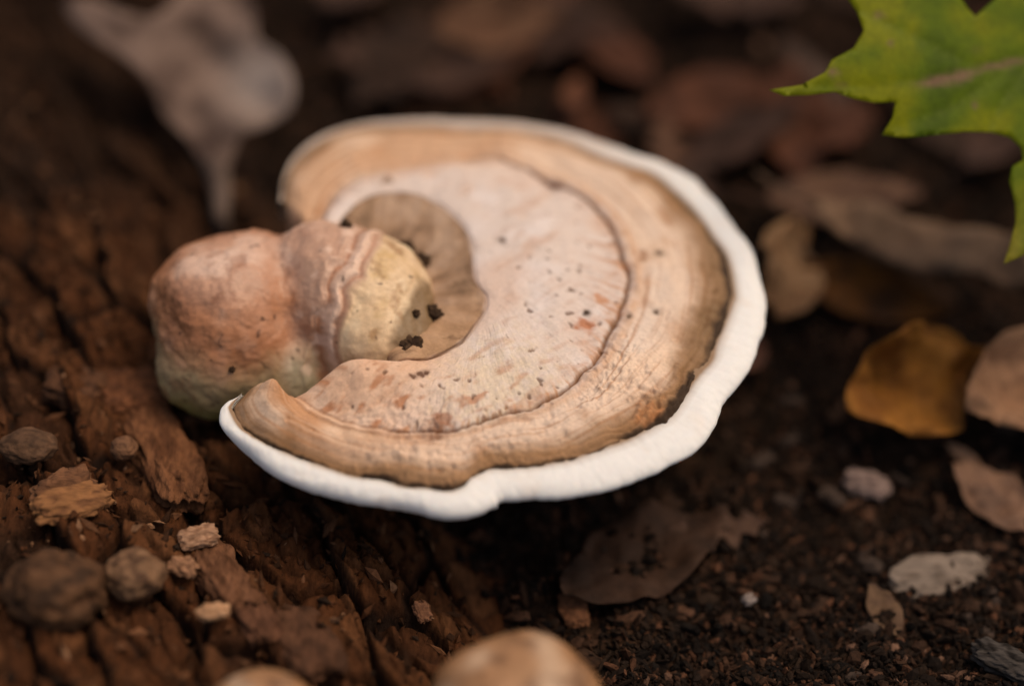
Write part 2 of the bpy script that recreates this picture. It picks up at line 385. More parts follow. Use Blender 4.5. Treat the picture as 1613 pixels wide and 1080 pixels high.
# named stains and pits
for (a, b, r, col, k) in [(922,512,.0022,(178,112,78),.9),(925,494,.0009,(60,42,30),1),(872,286,.0022,(110,72,56),.8),(790,388,.0011,(80,54,40),.9),(662,602,.0010,(86,52,36),.9),(650,608,.0010,(86,52,36),.9),(672,598,.0009,(86,52,36),.9),(990,497,.0010,(84,60,44),.9),(1035,487,.0010,(84,60,44),.9),(610,293,.0013,(120,88,66),.8),(1015,400,.0020,(150,100,66),.7),(1040,395,.0012,(90,64,46),.8),(945,470,.0018,(184,124,86),.8),(1035,645,.0040,(190,126,82),.7),(685,672,.0030,(120,76,52),.7),(700,660,.0025,(150,96,66),.7)]:
    f = blob(a, b, r); c = mixc(c, lin(*col), np.clip(f * 1.6, 0, 1) * k); P[..., 2] -= .0003 * np.clip(f * 1.3, 0, 1) * (r < .0016)
# dark line just inside the white margin
c = mixc(c, lin(58, 40, 26), sst(.948, .974, VV + .014 * n1 + .012 * n2 + .010 * noise(UU * 70, 0., seed=70) + .012 * np.exp(-((UU - .5) / .12) ** 2)))
# ends of the sheet roll down into the notch
def roll(i0, i1, flip):
    d = P[i0] - P[i1]; d[:, 2] = 0
    for _ in range(3): d = (d + np.roll(d, 1, 0) + np.roll(d, -1, 0)) / 3
    d /= np.linalg.norm(d, axis=1)[:, None] + 1e-9
    rows = []; r = .0045 * sst(1.0, .90, V)[:, None]
    for a in np.linspace(.12, math.pi / 2, 9):
        rows.append(P[i0] + d * r * math.sin(a) + np.array([0, 0, -1.]) * r * (1 - math.cos(a)))
    for q in (.3, .7, 1.2, 1.8):
        rows.append(P[i0] + d * r * (1 - .12 * q) + np.array([0, 0, -1.]) * (r + .007 * q * sst(1.0, .9, V)[:, None]))
    return np.array(rows)
R0 = roll(0, 6, 0); R1 = roll(NU - 1, NU - 7, 0)
PP = np.concatenate([R0[::-1], P, R1]); cc = np.concatenate([np.repeat(c[:1], len(R0), 0), c, np.repeat(c[-1:], len(R1), 0)])
# rim skirt so that the crust has an edge
skirt = PP[:, -1:, :] + np.array([0, 0, -.0016]); PP = np.concatenate([PP, skirt], 1); cc = np.concatenate([cc, cc[:, -1:]], 1)

fungus = empty('bracket_fungus', at_z(480, 520, ZC - .02))
tag(fungus, 'large tan bracket fungus with concentric zones and a thick white margin', 'fungus')
crust = keep(fungus, mesh_obj('cap', PP, grid_faces(*PP.shape[:2]), M_CRUST, col=cc)); crust['label'] = 'cream and brown banded upper crust of the cap'

# white margin: rounded roll whose width follows the photograph
bpx = catmull(B_PX, NU); apx = catmull(A_PX, 1600)
tan = np.gradient(cB[:, :2], axis=0)
def smooth(a, k):
    w = np.hanning(2 * k + 1); w /= w.sum(); pad = np.pad(a, ((k, k),) + ((0, 0),) * (a.ndim - 1), mode='edge')
    return np.stack([np.convolve(pad[:, j], w, 'valid') for j in range(a.shape[1])], -1) if a.ndim == 2 else np.convolve(pad, w, 'valid')
tan = smooth(tan, 14); nrm = np.stack([tan[:, 1], -tan[:, 0]], -1); nrm /= np.linalg.norm(nrm, axis=1)[:, None]
dist = np.sqrt(((bpx[:, None, :] - apx[None]) ** 2).sum(-1)).min(1) * DIST / FPX
dist = smooth(dist, 5)
Nimg = np.stack([nrm[:, 0], nrm[:, 1] * s_], -1)
m = np.stack([nrm[:, 0] * s_, nrm[:, 1]], -1); m /= np.linalg.norm(m, axis=1)[:, None]     # normal of the edge as seen
bb = .0030 * sst(0, .06, U) + .0004
Zm = c_ * m[:, 1]; off = -.85 * bb * Zm
aa = np.sqrt(np.maximum((dist - off), .0006) ** 2 - np.minimum((bb * Zm) ** 2, .8 * np.maximum(dist - off, .0006) ** 2)) / np.abs((Nimg * m).sum(1))
aa = np.clip(smooth(aa, 6), .0006, .0105) * (.12 + .88 * sst(-.002, .018, U))
th = np.linspace(math.radians(125), math.radians(-110), 30)
inner = np.clip((aa * 3)[:, None], 0, .004)
RM = np.zeros((NU, len(th), 3))
lump = 1 + .05 * noise(U * 60, 3., seed=71) + .03 * noise(U * 130, 1., seed=72)
for j, a in enumerate(th):
    e = math.copysign(abs(math.cos(a)) ** .85, math.cos(a)) * aa * lump
    RM[:, j, :2] = cB[:, :2] + nrm * e[:, None]
    RM[:, j, 2] = cB[:, 2] - .85 * bb + bb * math.sin(a) * (1 + .10 * noise(U * 45 + j * .12, j * .2, seed=73))
RM[..., 2] += .0002 * fbm(RM[..., 0] * 400, RM[..., 1] * 400, o=3, seed=74)
rc = np.zeros(RM.shape) + np.array([.765, .745, .735])
rc = mixc(rc, [.74, .66, .60], sst(.2, .9, fbm(RM[..., 0] * 90, RM[..., 1] * 90, RM[..., 2] * 90, o=3, seed=75)) * .5)
rc = mixc(rc, [.42, .30, .235], sst(.60, .78, UU[:, :1]) * .75 + 0 * rc[..., 0])
rc = mixc(rc, [.30, .19, .12], sst(math.radians(88), math.radians(100), th)[None, :] * np.ones((NU, 1)))
margin = keep(fungus, mesh_obj('margin', RM, grid_faces(NU, len(th)), M_RIM, col=rc)); margin['label'] = 'thick rounded chalk-white growing margin'
# pore surface underneath
rows = [RM[:, -3] * 1.0]
for k, (q, dzz) in enumerate([(.10, .004), (.3, .013), (.65, .022), (.97, .026)]):
    rr = RM[:, -3].copy(); rr[:, :2] += (CEN[:2] - rr[:, :2]) * q; rr[:, 2] -= dzz; rows.append(rr)
PS = np.stack(rows, 1); PS = PS[::4]
keep(fungus, mesh_obj('pore_surface', PS, grid_faces(*PS.shape[:2])[:, ::-1], M_RIM, col=np.zeros(PS.shape) + np.array([.62, .55, .47])))

# the knob in the notch: smooth union of lobes, solved along rays from its middle
def V3(px, py, z): return at_z(px, py, z)
lobes = [  # centre, radii, yaw
    (V3(372, 505, .048), (.0215, .0225, .0230)),
    (V3(325, 478, .050), (.0160, .0190, .0180)),
    (V3(405, 440, .052), (.0150, .0130, .0155)),
    (V3(345, 578, .041), (.0178, .0150, .0155)),
    (V3(552, 470, .053), (.0215, .0210, .0205)),
    (V3(500, 430, .057), (.0130, .0130, .0160)),
    (V3(600, 482, .054), (.0155, .0165, .0165)),
    (V3(460, 560, .040), (.0200, .0200, .0150)),
    (V3(602, 532, .053), (.0158, .0150, .0140)),
]
KC = V3(470, 500, .046)
nth, nph = 260, 520
TH = np.linspace(.001, math.pi - .001, nth); PH = np.linspace(0, 2 * math.pi, nph, endpoint=False)
PHG, THG = np.meshgrid(PH, TH, indexing='ij')
Dr = np.stack([np.cos(THG), np.sin(THG) * np.cos(PHG), np.sin(THG) * np.sin(PHG)], -1)   # poles on the x axis
def knob_sdf(Q):
    d = None; k = .0048
    for cen, r in lobes:
        q = (Q - cen) / np.array(r); l = np.linalg.norm(q, axis=-1); e = (l - 1) * min(r)
        if d is None: d = e
        else:
            h = np.clip(.5 + .5 * (d - e) / k, 0, 1); d = d * (1 - h) + e * h - k * h * (1 - h)
    return d
def knob_hit(px, py):
    r = ray(px, py); r /= np.linalg.norm(r); t = np.linspace(.5, .72, 900)
    d = knob_sdf(CAM + r[None] * t[:, None]); i = np.argmax(d < 0)
    return CAM + r * t[i]

lo = np.zeros(THG.shape); hi = np.full(THG.shape, .075)
ts = np.linspace(.004, .06, 60); last = np.zeros(THG.shape)
for tq in ts:
    last = np.where(knob_sdf(KC + Dr * tq) < 0, tq, last)
lo = last; hi = last + .0011
for _ in range(12):
    mid = (lo + hi) / 2; ins = knob_sdf(KC + Dr * mid[..., None]) < 0; lo = np.where(ins, mid, lo); hi = np.where(ins, hi, mid)
KR = lo
for _ in range(2): KR = (KR * 2 + np.roll(KR, 1, 0) + np.roll(KR, -1, 0)) / 4
K = KC + Dr * KR[..., None]
kx, ky, kz = K[..., 0], K[..., 1], K[..., 2]
# growth coordinate of the right lobe: how far towards its tip
tip = V3(665, 500, .052); rootp = V3(450, 450, .052); ax = (tip - rootp) / np.linalg.norm(tip - rootp); LEN = np.linalg.norm(tip - rootp)
gq = ((K - rootp) @ ax) / LEN + .075 * fbm(kx * 60, ky * 60, kz * 60, o=4, seed=81) - .5 * np.clip(.062 - kz, 0, .03) / .03 * .25
kn1 = fbm(kx * 75, ky * 75, kz * 75, o=4, seed=82); kn2 = fbm(kx * 260, ky * 260, kz * 260, o=3, seed=83)
disp = .0011 * fbm(kx * 90, ky * 90, kz * 90, o=4, seed=84) + .00030 * kn2
wrk = np.zeros_like(kx)
for g0, w0, h0 in ((.40, .022, .0007), (.47, .016, -.0005), (.53, .022, .0009), (.585, .012, -.0006), (.64, .02, .0005), (.97, .02, -.0004)):
    disp += h0 * np.exp(-((gq - g0) / w0) ** 2); 
K = K + Dr * disp[..., None]
kc = np.zeros(K.shape) + lin(172, 114, 80)
kc = mixc(kc, lin(198, 148, 120), sst(-.1, .7, kn1) * .7)
kc = mixc(kc, lin(146, 92, 62), sst(.1, .8, -kn1) * .7)
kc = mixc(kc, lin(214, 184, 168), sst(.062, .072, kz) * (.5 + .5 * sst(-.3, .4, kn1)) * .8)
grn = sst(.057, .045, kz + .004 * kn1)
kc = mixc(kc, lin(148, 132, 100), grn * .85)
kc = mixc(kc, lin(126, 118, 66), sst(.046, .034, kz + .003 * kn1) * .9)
rl = sst(.18, .30, gq)
kc = mixc(kc, lin(182, 142, 120), rl * .6)
kc = mixc(kc, lin(150, 140, 116), rl * sst(.055, .046, kz + .004 * kn1) * sst(.55, .42, gq) * .9)
kc = mixc(kc, lin(216, 182, 162), np.exp(-((gq - .545) / .04) ** 2) * .9)
kc = mixc(kc, lin(160, 104, 72), np.exp(-((gq - .475) / .018) ** 2) * .75)
kc = mixc(kc, lin(172, 118, 88), np.exp(-((gq - .595) / .014) ** 2) * .6)
kc = mixc(kc, lin(216, 184, 148), sst(.60, .66, gq) * .9)
kc = mixc(kc, lin(188, 150, 96), sst(.60, .70, gq) * sst(.0, .6, kn1) * .7)
kc = mixc(kc, lin(222, 198, 166), sst(.62, .72, gq) * sst(.1, .7, -kn1) * .6)
kc = mixc(kc, lin(96, 70, 40), sst(.94, 1.03, gq + .05 * kn1) * .8)
kc = mixc(kc, lin(160, 136, 84), sst(.60, .66, gq) * sst(.057, .049, kz) * .5)
kc = mixc(kc, lin(150, 108, 70), sst(.60, .66, gq) * sst(.15, .7, fbm(kx * 140, ky * 140, kz * 140, o=4, seed=87)) * .75)
kc = mixc(kc, lin(222, 190, 172), sst(.2, .4, gq) * sst(.62, .5, gq) * sst(.1, .6, fbm(kx * 170, ky * 170, kz * 170, o=3, seed=88)) * .6)
kc = mixc(kc, lin(120, 82, 50), sst(.80, 1.0, gq + .12 * kn2) * sst(.064, .05, kz) * .6)
kc = mixc(kc, lin(134, 84, 58), sst(.3, .1, gq) * sst(.15, .7, fbm(kx * 130, ky * 130, kz * 60, o=4, seed=89)) * .5)
spk = sst(.66, .85, fbm(kx * 300, ky * 300, kz * 300, o=2, seed=86))
kc = mixc(kc, lin(70, 44, 32), spk * .7)
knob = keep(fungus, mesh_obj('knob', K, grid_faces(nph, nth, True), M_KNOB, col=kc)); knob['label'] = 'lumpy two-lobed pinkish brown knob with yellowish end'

# ------------------------------------------------------------------ generic builders
ICO_V = None
def ico(sub):
    import bmesh
    bm = bmesh.new(); bmesh.ops.create_icosphere(bm, subdivisions=sub, radius=1)
    v = np.array([x.co[:] for x in bm.verts]); f = np.array([[q.index for q in p.verts] for p in bm.faces]); bm.free(); return v, f
ICO = {k: ico(k) for k in (1, 2, 3, 5)}
ICO[0] = (np.array([(1,0,0),(-1,0,0),(0,1,0),(0,-1,0),(0,0,1),(0,0,-1)], float), np.array([(0,2,4),(2,1,4),(1,3,4),(3,0,4),(2,0,5),(1,2,5),(3,1,5),(0,3,5)]))
def rot(yaw, tx=0, ty=0):
    return np.array(Matrix.Rotation(yaw, 3, 'Z') @ Matrix.Rotation(tx, 3, 'X') @ Matrix.Rotation(ty, 3, 'Y'))

def lump(name, loc, r, R, colA, colB, mat, seed, amp=.18, freq=1.6, sub=5, boxy=0.0):
    v, f = ICO[sub]
    v = v.copy()
    if boxy:
        p = 2 / (1 - boxy * .7)
        q = (np.abs(v) ** p).sum(1) ** (1 / p); v = v / q[:, None]
    nn = fbm(v[:, 0] * freq + seed, v[:, 1] * freq, v[:, 2] * freq, o=4, seed=seed)
    w = v * (1 + amp * nn)[:, None] * np.array(r)
    cc = mixc(np.zeros(w.shape) + np.array(colA), colB, sst(-.25, .55, fbm(v[:, 0] * 2.4, v[:, 1] * 2.4 + seed, v[:, 2] * 2.4, o=4, seed=seed + 3)))
    o = mesh_obj(name, w @ np.array(R).T, f, mat, col=cc); o.location = Vector(loc); return o

# dark crumbs lodged round the knob
for px, py, r, lab in [
    (545, 357, .0022, 'black crumb perched on top of the pinkish knob'),
    (640, 392, .0030, 'dark crumb in the crevice behind the yellow end of the knob'),
    (664, 413, .0030, 'brown crumb pressed between knob and old grey disc'),
    (655, 494, .0013, 'tiny black speck on the yellow end of the knob'),
    (681, 495, .0032, 'black crumb wedged beside the tip of the knob'),
    (648, 548, .0042, 'large dark crumb lodged under the tip of the knob'),
    (365, 581, .0012, 'small dark speck on the lower green-grey face of the knob')]:
    p = knob_hit(px, py) if px in (545, 655, 365) else at_z(px, py, ZC + .0046)
    tag(lump('dirt_crumb', p, (r * .9, r * .8, r * .75), rot(px), (.034, .019, .012), (.075, .042, .024), M_CRUMB, px, amp=.5, sub=5), lab, 'crumb')

# ------------------------------------------------------------------ leaves
def leaf_mesh(outline, step, place, colf, thick=.00028, jitter=.3, seed=1):
    """outline in leaf units; place(p)->world xyz; colf(p)->rgb"""
    o = np.asarray(outline, float); r = np.random.RandomState(seed)
    dense = []
    for i in range(len(o)):
        a, b = o[i], o[(i + 1) % len(o)]; k = max(1, int(np.linalg.norm(b - a) / step))
        for q in range(k): dense.append(a + (b - a) * q / k)
    dense = np.array(dense); lo, hi = dense.min(0), dense.max(0)
    gx, gy = np.meshgrid(np.arange(lo[0], hi[0], step), np.arange(lo[1], hi[1], step)); g = np.stack([gx.ravel(), gy.ravel()], -1) + (r.rand(gx.size, 2) - .5) * step * jitter
    x, y = g[:, 0], g[:, 1]; ins = np.zeros(len(g), bool); j = len(dense) - 1
    for i in range(len(dense)):
        xi, yi = dense[i]; xj, yj = dense[j]
        ins ^= ((yi > y) != (yj > y)) & (x < (xj - xi) * (y - yi) / (yj - yi + 1e-15) + xi); j = i
    g = g[ins]
    far = np.sqrt(((g[:, None] - dense[None]) ** 2).sum(-1)).min(1) > step * .45 if len(g) else np.zeros(0, bool)
    pts = np.vstack([dense, g[far]]) if len(g) else dense
    res = delaunay_2d_cdt([Vector(p) for p in pts], [], [list(range(len(dense)))], 1, 1e-7)
    vv = np.array([p[:] for p in res[0]]); ff = np.array([f for f in res[2] if len(f) == 3])
    w = place(vv); c = colf(vv)
    return w, ff, c
def leaf_obj(name, w, f, c, mat, thick=.0003):
    o = mesh_obj(name, w, f, mat, col=c)
    md = o.modifiers.new('thickness', 'SOLIDIFY'); md.thickness = thick; md.offset = 0
    return o
def smooth_outline(pts, k=6):
    P = np.asarray(pts, float); P = np.vstack([P[-2:], P, P[:2]]); out = []
    for i in range(1, len(P) - 2):
        p0, p1, p2, p3 = P[i - 1], P[i], P[i + 1], P[i + 2]
        for t in np.linspace(0, 1, k, endpoint=False):
            out.append(.5 * ((2 * p1) + (-p0 + p2) * t + (2 * p0 - 5 * p1 + 4 * p2 - p3) * t ** 2 + (-p0 + 3 * p1 - 3 * p2 + p3) * t ** 3))
    return np.array(out[:-k] if False else out)

OVAL = [(-1, 0), (-.8, .2), (-.45, .36), (0, .42), (.4, .34), (.75, .17), (1, 0), (.75, -.17), (.4, -.34), (0, -.42), (-.45, -.36), (-.8, -.2)]
LOBED = [(-1, 0), (-.75, .08), (-.62, .3), (-.45, .14), (-.25, .46), (-.02, .18), (.2, .5), (.4, .2), (.6, .36), (.75, .14), (1, 0), (.78, -.12), (.62, -.34), (.42, -.18), (.2, -.52), (0, -.18), (-.22, -.46), (-.45, -.16), (-.62, -.28), (-.78, -.08)]
POINTED = [(-1, 0), (-.7, .25), (-.25, .42), (.2, .4), (.55, .24), (.8, .08), (1, 0), (.8, -.1), (.5, -.28), (.1, -.42), (-.3, -.4), (-.7, -.22)]
def litter_leaf(name, loc, size, R, colA, colB, seed, shape=OVAL, curl=.3, cup=.4, wave=.08, mat=None, step=.07, width=1.0, stalk=True):
    root = empty(name, loc); out = smooth_outline(np.array(shape) * np.array([1, width]), 4)
    out = out + np.stack([noise(out[:, 0] * 3, out[:, 1] * 3, seed, seed), noise(out[:, 0] * 3 + 7, out[:, 1] * 3, seed, seed + 1)], -1) * .06
    def place(p):
        x, y = p[:, 0], p[:, 1]
        z = cup * y ** 2 + curl * x ** 2 * np.sign(curl) * 1.0 * (1 if curl > 0 else 1) * .5 + wave * fbm(x * 1.8 + seed, y * 1.8, o=3, seed=seed)
        z = z - .03 * np.exp(-(y / .04) ** 2) - .012 * np.abs(np.sin((x - np.abs(y)) * 11)) ** 6
        return (np.stack([x, y, z], -1) * size) @ np.array(R).T
    def colf(p):
        x, y = p[:, 0], p[:, 1]
        c = mixc(np.zeros((len(p), 3)) + np.array(colA), colB, sst(-.35, .5, fbm(x * 2.3 + seed, y * 2.3, o=4, seed=seed + 9)))
        return mixc(c, np.array(colA) * .0 + np.array(colB) * 1.15, np.exp(-(y / .025) ** 2) * .6)
    w, f, c = leaf_mesh(out, step, place, colf, seed=seed)
    b = leaf_obj('blade', w, f, c, mat or M_LEAF); b.parent = root
    if stalk:
        q = np.array([[-1.0 - .12 * k, .02 * k * k * .3, .02 + .03 * k] for k in range(5)]); q[0, 0] = -.9
        z0 = curl * .5 + .0
        q[:, 2] = z0 * (1 + .25 * np.arange(5) * .5) - .02
        tube('stalk', (q * size) @ np.array(R).T, [size * .018] * 5, M_LEAF, root, col=colB)
    return root
def tube(name, pts, rad, mat, parent=None, col=(.2, .1, .05), ns=10):
    P = catmull(np.asarray(pts, float), 6 * len(pts)); rad = np.interp(np.linspace(0, 1, len(P)), np.linspace(0, 1, len(rad)), rad)
    T = np.gradient(P, axis=0); T /= np.linalg.norm(T, axis=1)[:, None] + 1e-12
    up = np.array([.3, .2, 1.]); A = np.cross(T, up); A /= np.linalg.norm(A, axis=1)[:, None] + 1e-9; B = np.cross(T, A)
    a = np.linspace(0, 2 * math.pi, ns, endpoint=False)
    v = P[:, None] + (A[:, None] * np.cos(a)[None, :, None] + B[:, None] * np.sin(a)[None, :, None]) * rad[:, None, None]
    nP = len(P); v = v.transpose(1, 0, 2)
    f = grid_faces(ns, nP, True)
    o = mesh_obj(name, v, f, mat, col=np.zeros((ns * nP, 3)) + np.array(col))
    if parent: o.parent = parent
    return o

# --- the green maple leaf reaching in over the litter
GZP = at_d(1600, 120, .628)
MAPLE = [(1212,142),(1235,151),(1275,150),(1315,145),(1345,156),(1378,163),(1411,160),(1406,186),(1389,213),(1425,217),(1470,213),(1520,208),(1560,209),(1590,216),(1608,232),(1612,252),(1595,262),(1590,285),(1599,320),(1600,350),(1590,388),(1581,416),(1612,402),(1640,372),(1668,392),(1700,430),(1722,370),(1760,350),(1770,280),(1800,240),(1815,170),
         (1860,150),(1850,90),(1900,40),(1880,-20),(1930,-90),(1870,-110),(1850,-190),(1780,-150),(1740,-210),(1700,-120),(1660,-60),(1625,-100),(1572,-6),(1548,16),(1536,27),(1524,14),(1512,-4),(1480,-60),(1520,-120),(1470,-150),(1440,-110),(1390,-130),(1380,-70),(1345,-60),(1330,-10),(1350,18),(1361,48),(1345,76),(1310,95),(1300,114),(1262,134)]
MB = (1800, 60)                                   # where the stalk joins
MVEINS = [[MB, (1613, 92), (1455, 131), (1330, 140), (1214, 142)], [MB, (1720, 180), (1650, 300), (1584, 414)], [MB, (1640, 0), (1500, -90), (1440, -110)], [MB, (1820, -60), (1850, -185)], [MB, (1790, 180), (1705, 420)],
          [(1613,92),(1500,170),(1392,212)], [(1540,112),(1440,60),(1352,20)], [(1640,85),(1580,160),(1560,207)]]
def vein_d(p):
    d = np.full(len(p), 1e9)
    for L in MVEINS:
        for a, b in zip(L[:-1], L[1:]):
            a = np.array(a, float); b = np.array(b, float); t = np.clip(((p - a) @ (b - a)) / ((b - a) @ (b - a)), 0, 1)
            d = np.minimum(d, np.linalg.norm(p - (a + t[:, None] * (b - a)), axis=1))
    return d
def mplace(p):
    x, y = p[:, 0], p[:, 1]
    r = FWD[None] + RIGHT[None] * ((x - W / 2) / FPX)[:, None] + UP[None] * ((H / 2 - y) / FPX)[:, None]
    dep = .640 + .00003 * (y - 120) * -1 + .000022 * (x - 1500) + -.012 + .003 * np.sin((x - 1300) / 170.) + .003 * noise(x / 190, y / 190, seed=91) + .0005 * np.exp(-(vein_d(p) / 9) ** 2)
    return CAM + r * dep[:, None]
def mcol(p):
    x, y = p[:, 0], p[:, 1]
    n_ = fbm(x / 90, y / 90, o=4, seed=92); nf = fbm(x / 25, y / 25, o=3, seed=93)
    c = mixc(np.zeros((len(p), 3)) + np.array([.125, .185, .005]), [.24, .255, .006], sst(-.2, .7, n_ + .4 * sst(1500, 1300, x) + .5 * sst(170, 215, y) * sst(1600, 1560, x)))
    c = mixc(c, [.07, .12, .004], sst(.0, .8, -n_) * .8)
    vd = vein_d(p)
    c = mixc(c, [.20, .25, .04], np.exp(-(vd / 3.) ** 2) * .35)
    for a, b, sx, sy, an, k in [(1480,127,44,10,-.2,1), (1515,121,24,11,-.3,1), (1575,103,60,7,-.22,.9), (1312,115,10,9,0,.9), (1325,135,14,7,0,.5), (1385,25,10,7,0,.7), (1402,70,6,6,0,.7), (1537,166,5,9,-.4,.8), (1540,80,7,5,0,.4)]:
        u = (x - a) * math.cos(an) + (y - b) * math.sin(an); v = -(x - a) * math.sin(an) + (y - b) * math.cos(an)
        c = mixc(c, [.26, .155, .09] if k > .5 else [.2, .12, .05], np.clip(1.5 * np.exp(-((u / sx) ** 2 + (v / sy) ** 2) * 1.2) - .25, 0, 1) * k)
    c = mixc(c, [.30, .24, .03], np.exp(-((x - 1590) / 30) ** 2) * sst(250, 400, y) * .8)
    return c
w, f, cvv = leaf_mesh(MAPLE, 9., mplace, mcol, seed=5)
mb = mplace(np.array([MB], float))[0]
stem_foot = np.array([mb[0] + .10, mb[1] + .03, 0.0]); stem_foot[2] = floor_h(stem_foot[0], stem_foot[1]) - .004
seedling = empty('maple_seedling', stem_foot)
tag(seedling, 'green maple leaf with pointed lobes and brown blemishes, reaching over the litter', 'leaf')
bl = leaf_obj('blade', w, f, cvv, M_GREEN, .00035); keep(seedling, bl)
keep(seedling, tube('stalk', [mb - (mb - mplace(np.array([(1740., 70.)]))[0]) * .3 * 0, mb + [.02, .002, .004], mb + [.055, .012, -.006], mb + [.085, .024, -.04], stem_foot + [0, 0, .08], stem_foot], [.0009, .0009, .001, .0012, .0016, .0019], M_GREEN, col=(.16, .12, .03)))

# --- fallen leaves with a place of their own
def on_floor(px, py, lift=0.0):
    z = 0.0
    for _ in range(12):
        p = at_z(px, py, z); z = float(floor_h(p[0], p[1])) + lift
    return at_z(px, py, z)
def place_leaf(name, px, py, wpx, yaw, tx, ty, colA, colB, seed, label, shape=OVAL, lift=.006, group=None, cat='leaf', **k):
    p = on_floor(px, py, lift); d = float((p - CAM) @ FWD); size = wpx * d / FPX / 2
    o = litter_leaf(name, p, size, rot(yaw, tx, ty), colA, colB, seed, shape, **k)
    return tag(o, label, cat, group)
TAN = (.34, .19, .10), (.24, .12, .06); OCH = (.31, .125, .026), (.20, .075, .018); AMB_SHADED = (.14, .05, .010), (.05, .02, .008); BEI = (.27, .16, .10), (.17, .10, .065); MAU = (.078, .040, .029), (.038, .020, .015); RED = (.105, .038, .021), (.055, .021, .013)
place_leaf('fallen_leaf', 1235, 425, 250, 1.1, .7, .25, *TAN, 101, 'tan dry leaf standing up just behind the white margin', lift=.014, cup=.7, wave=.22, width=1.2, stalk=False)
place_leaf('fallen_leaf', 1370, 465, 250, -.3, .3, .1, *AMB_SHADED, 102, 'dark amber leaf in the shade between the tan leaves', lift=.004, cup=.7)  # shade between the tan leaves is put into this leaf's colour
place_leaf('fallen_leaf', 1465, 385, 400, -.42, .35, .0, *BEI, 103, 'long beige leaf lying above the ochre leaf', lift=.022, cup=.5, wave=.2, width=.55)
place_leaf('fallen_leaf', 1440, 600, 290, .45, .75, .1, *OCH, 104, 'ochre orange leaf curled up on the soil', lift=.015, cup=1.0, wave=.28, shape=POINTED, width=1.45, stalk=False, step=.05)
place_leaf('fallen_leaf', 1625, 600, 300, .5, .6, .1, (.36, .19, .11), (.27, .14, .08), 105, 'warm tan leaf leaning against the ochre leaf', lift=.018, cup=.7, wave=.25, width=1.3, stalk=False, shape=POINTED, step=.05)
place_leaf('fallen_leaf', 1330, 315, 250, .1, .2, .0, (.15, .078, .05), (.09, .046, .032), 106, 'mauve-brown leaf beneath the green maple leaf', lift=.012)
place_leaf('fallen_leaf', 785, 30, 200, .15, .9, .0, (.22, .11, .065), (.16, .075, .045), 107, 'light brown leaf propped up in the litter behind the cap', lift=.018, cup=.5, width=1.2)
place_leaf('fallen_leaf', 905, 150, 150, 1.35, .2, .3, (.17, .065, .035), (.11, .045, .028), 108, 'narrow reddish leaf upright behind the far edge of the cap', lift=.01, width=.55)
place_leaf('fallen_leaf', 1020, 870, 330, .62, .04, .05, (.062, .031, .020), (.036, .019, .013), 109, 'flat dull brown leaf lying under the white margin', lift=.0015, cup=.12, curl=.1, wave=.16, shape=POINTED, step=.05, width=1.15, stalk=False)
place_leaf('fallen_leaf', 1575, 790, 190, -.7, .1, .2, (.24, .13, .085), (.15, .085, .06), 110, 'torn tan leaf piece below the ochre leaf', lift=.003, shape=POINTED, cup=.4, wave=.25, width=1.2, stalk=False)
place_leaf('leaf_fragment', 1520, 720, 75, -.7, .1, .2, (.30, .17, .11), (.22, .12, .075), 111, 'small curved tan leaf fragment between ochre leaf and grey chip', lift=.004, cup=.8, stalk=False, width=.8)
place_leaf('leaf_fragment', 1395, 965, 110, -1.2, .05, .1, (.15, .085, .05), (.10, .055, .035), 112, 'triangular brown leaf fragment beside the grey wood chip', lift=.001, shape=POINTED, cup=.1, stalk=False, width=1.1)
place_leaf('fallen_leaf', 1180, 560, 130, 1.2, .2, .3, (.12, .05, .032), (.08, .035, .025), 113, 'reddish brown leaf tucked behind the white margin', lift=.004)
place_leaf('fallen_leaf', 1120, 160, 260, .5, .25, .1, *RED, 114, 'reddish brown leaf behind the tip of the maple leaf', lift=.004)
place_leaf('fallen_leaf', 1130, 835, 170, .2, .05, .05, (.11, .06, .042), (.07, .038, .028), 115, 'crumpled brown leaf on soil beside the flat dull leaf', lift=.002, shape=LOBED, cup=.1)

# --- pale curled leaf with a stalk behind the knob (stands upright, leaning on the log)
PALE = [(100,2),(150,0),(200,20),(250,22),(300,-30),(360,-40),(400,10),(405,60),(440,85),(464,130),(455,175),(415,200),(380,215),(362,262),(340,285),(322,262),(290,215),(255,180),(235,130),(185,85),(130,50)]
foot = on_floor(350, 352)
fd = float((foot - CAM) @ FWD)
def pplace(p):
    x, y = p[:, 0], p[:, 1]
    r = FWD[None] + RIGHT[None] * ((x - W / 2) / FPX)[:, None] + UP[None] * ((H / 2 - y) / FPX)[:, None]
    dep = fd + .000075 * (352 - y) + .010 * np.sin((x - 260) / 60.) * sst(250, 120, y) + .006 * noise(x / 70, y / 70, seed=95)
    return CAM + r * dep[:, None]
def pcol(p):
    x, y = p[:, 0], p[:, 1]
    c = mixc(np.zeros((len(p), 3)) + np.array([.21, .138, .112]), [.085, .052, .042], sst(-.3, .5, fbm(x / 60, y / 60, o=3, seed=96)))
    return mixc(c, [.44, .35, .31], np.exp(-(((x - 412) / 55) ** 2 + ((y - 130) / 55) ** 2)))
w, f, cvv = leaf_mesh(smooth_outline(PALE, 4), 12., pplace, pcol, seed=6)
pale = empty('curled_leaf', foot); tag(pale, 'pale grey-pink curled dry leaf standing behind the knob', 'leaf')
keep(pale, leaf_obj('blade', w, f, cvv, M_LEAF, .0004))
keep(pale, tube('stalk', [pplace(np.array([(338., 255.)]))[0], pplace(np.array([(348., 300.)]))[0], foot + [0, 0, .004], foot - [0, 0, .004]], [.0042, .0036, .0028, .0024], M_LEAF, col=(.16, .11, .09)))

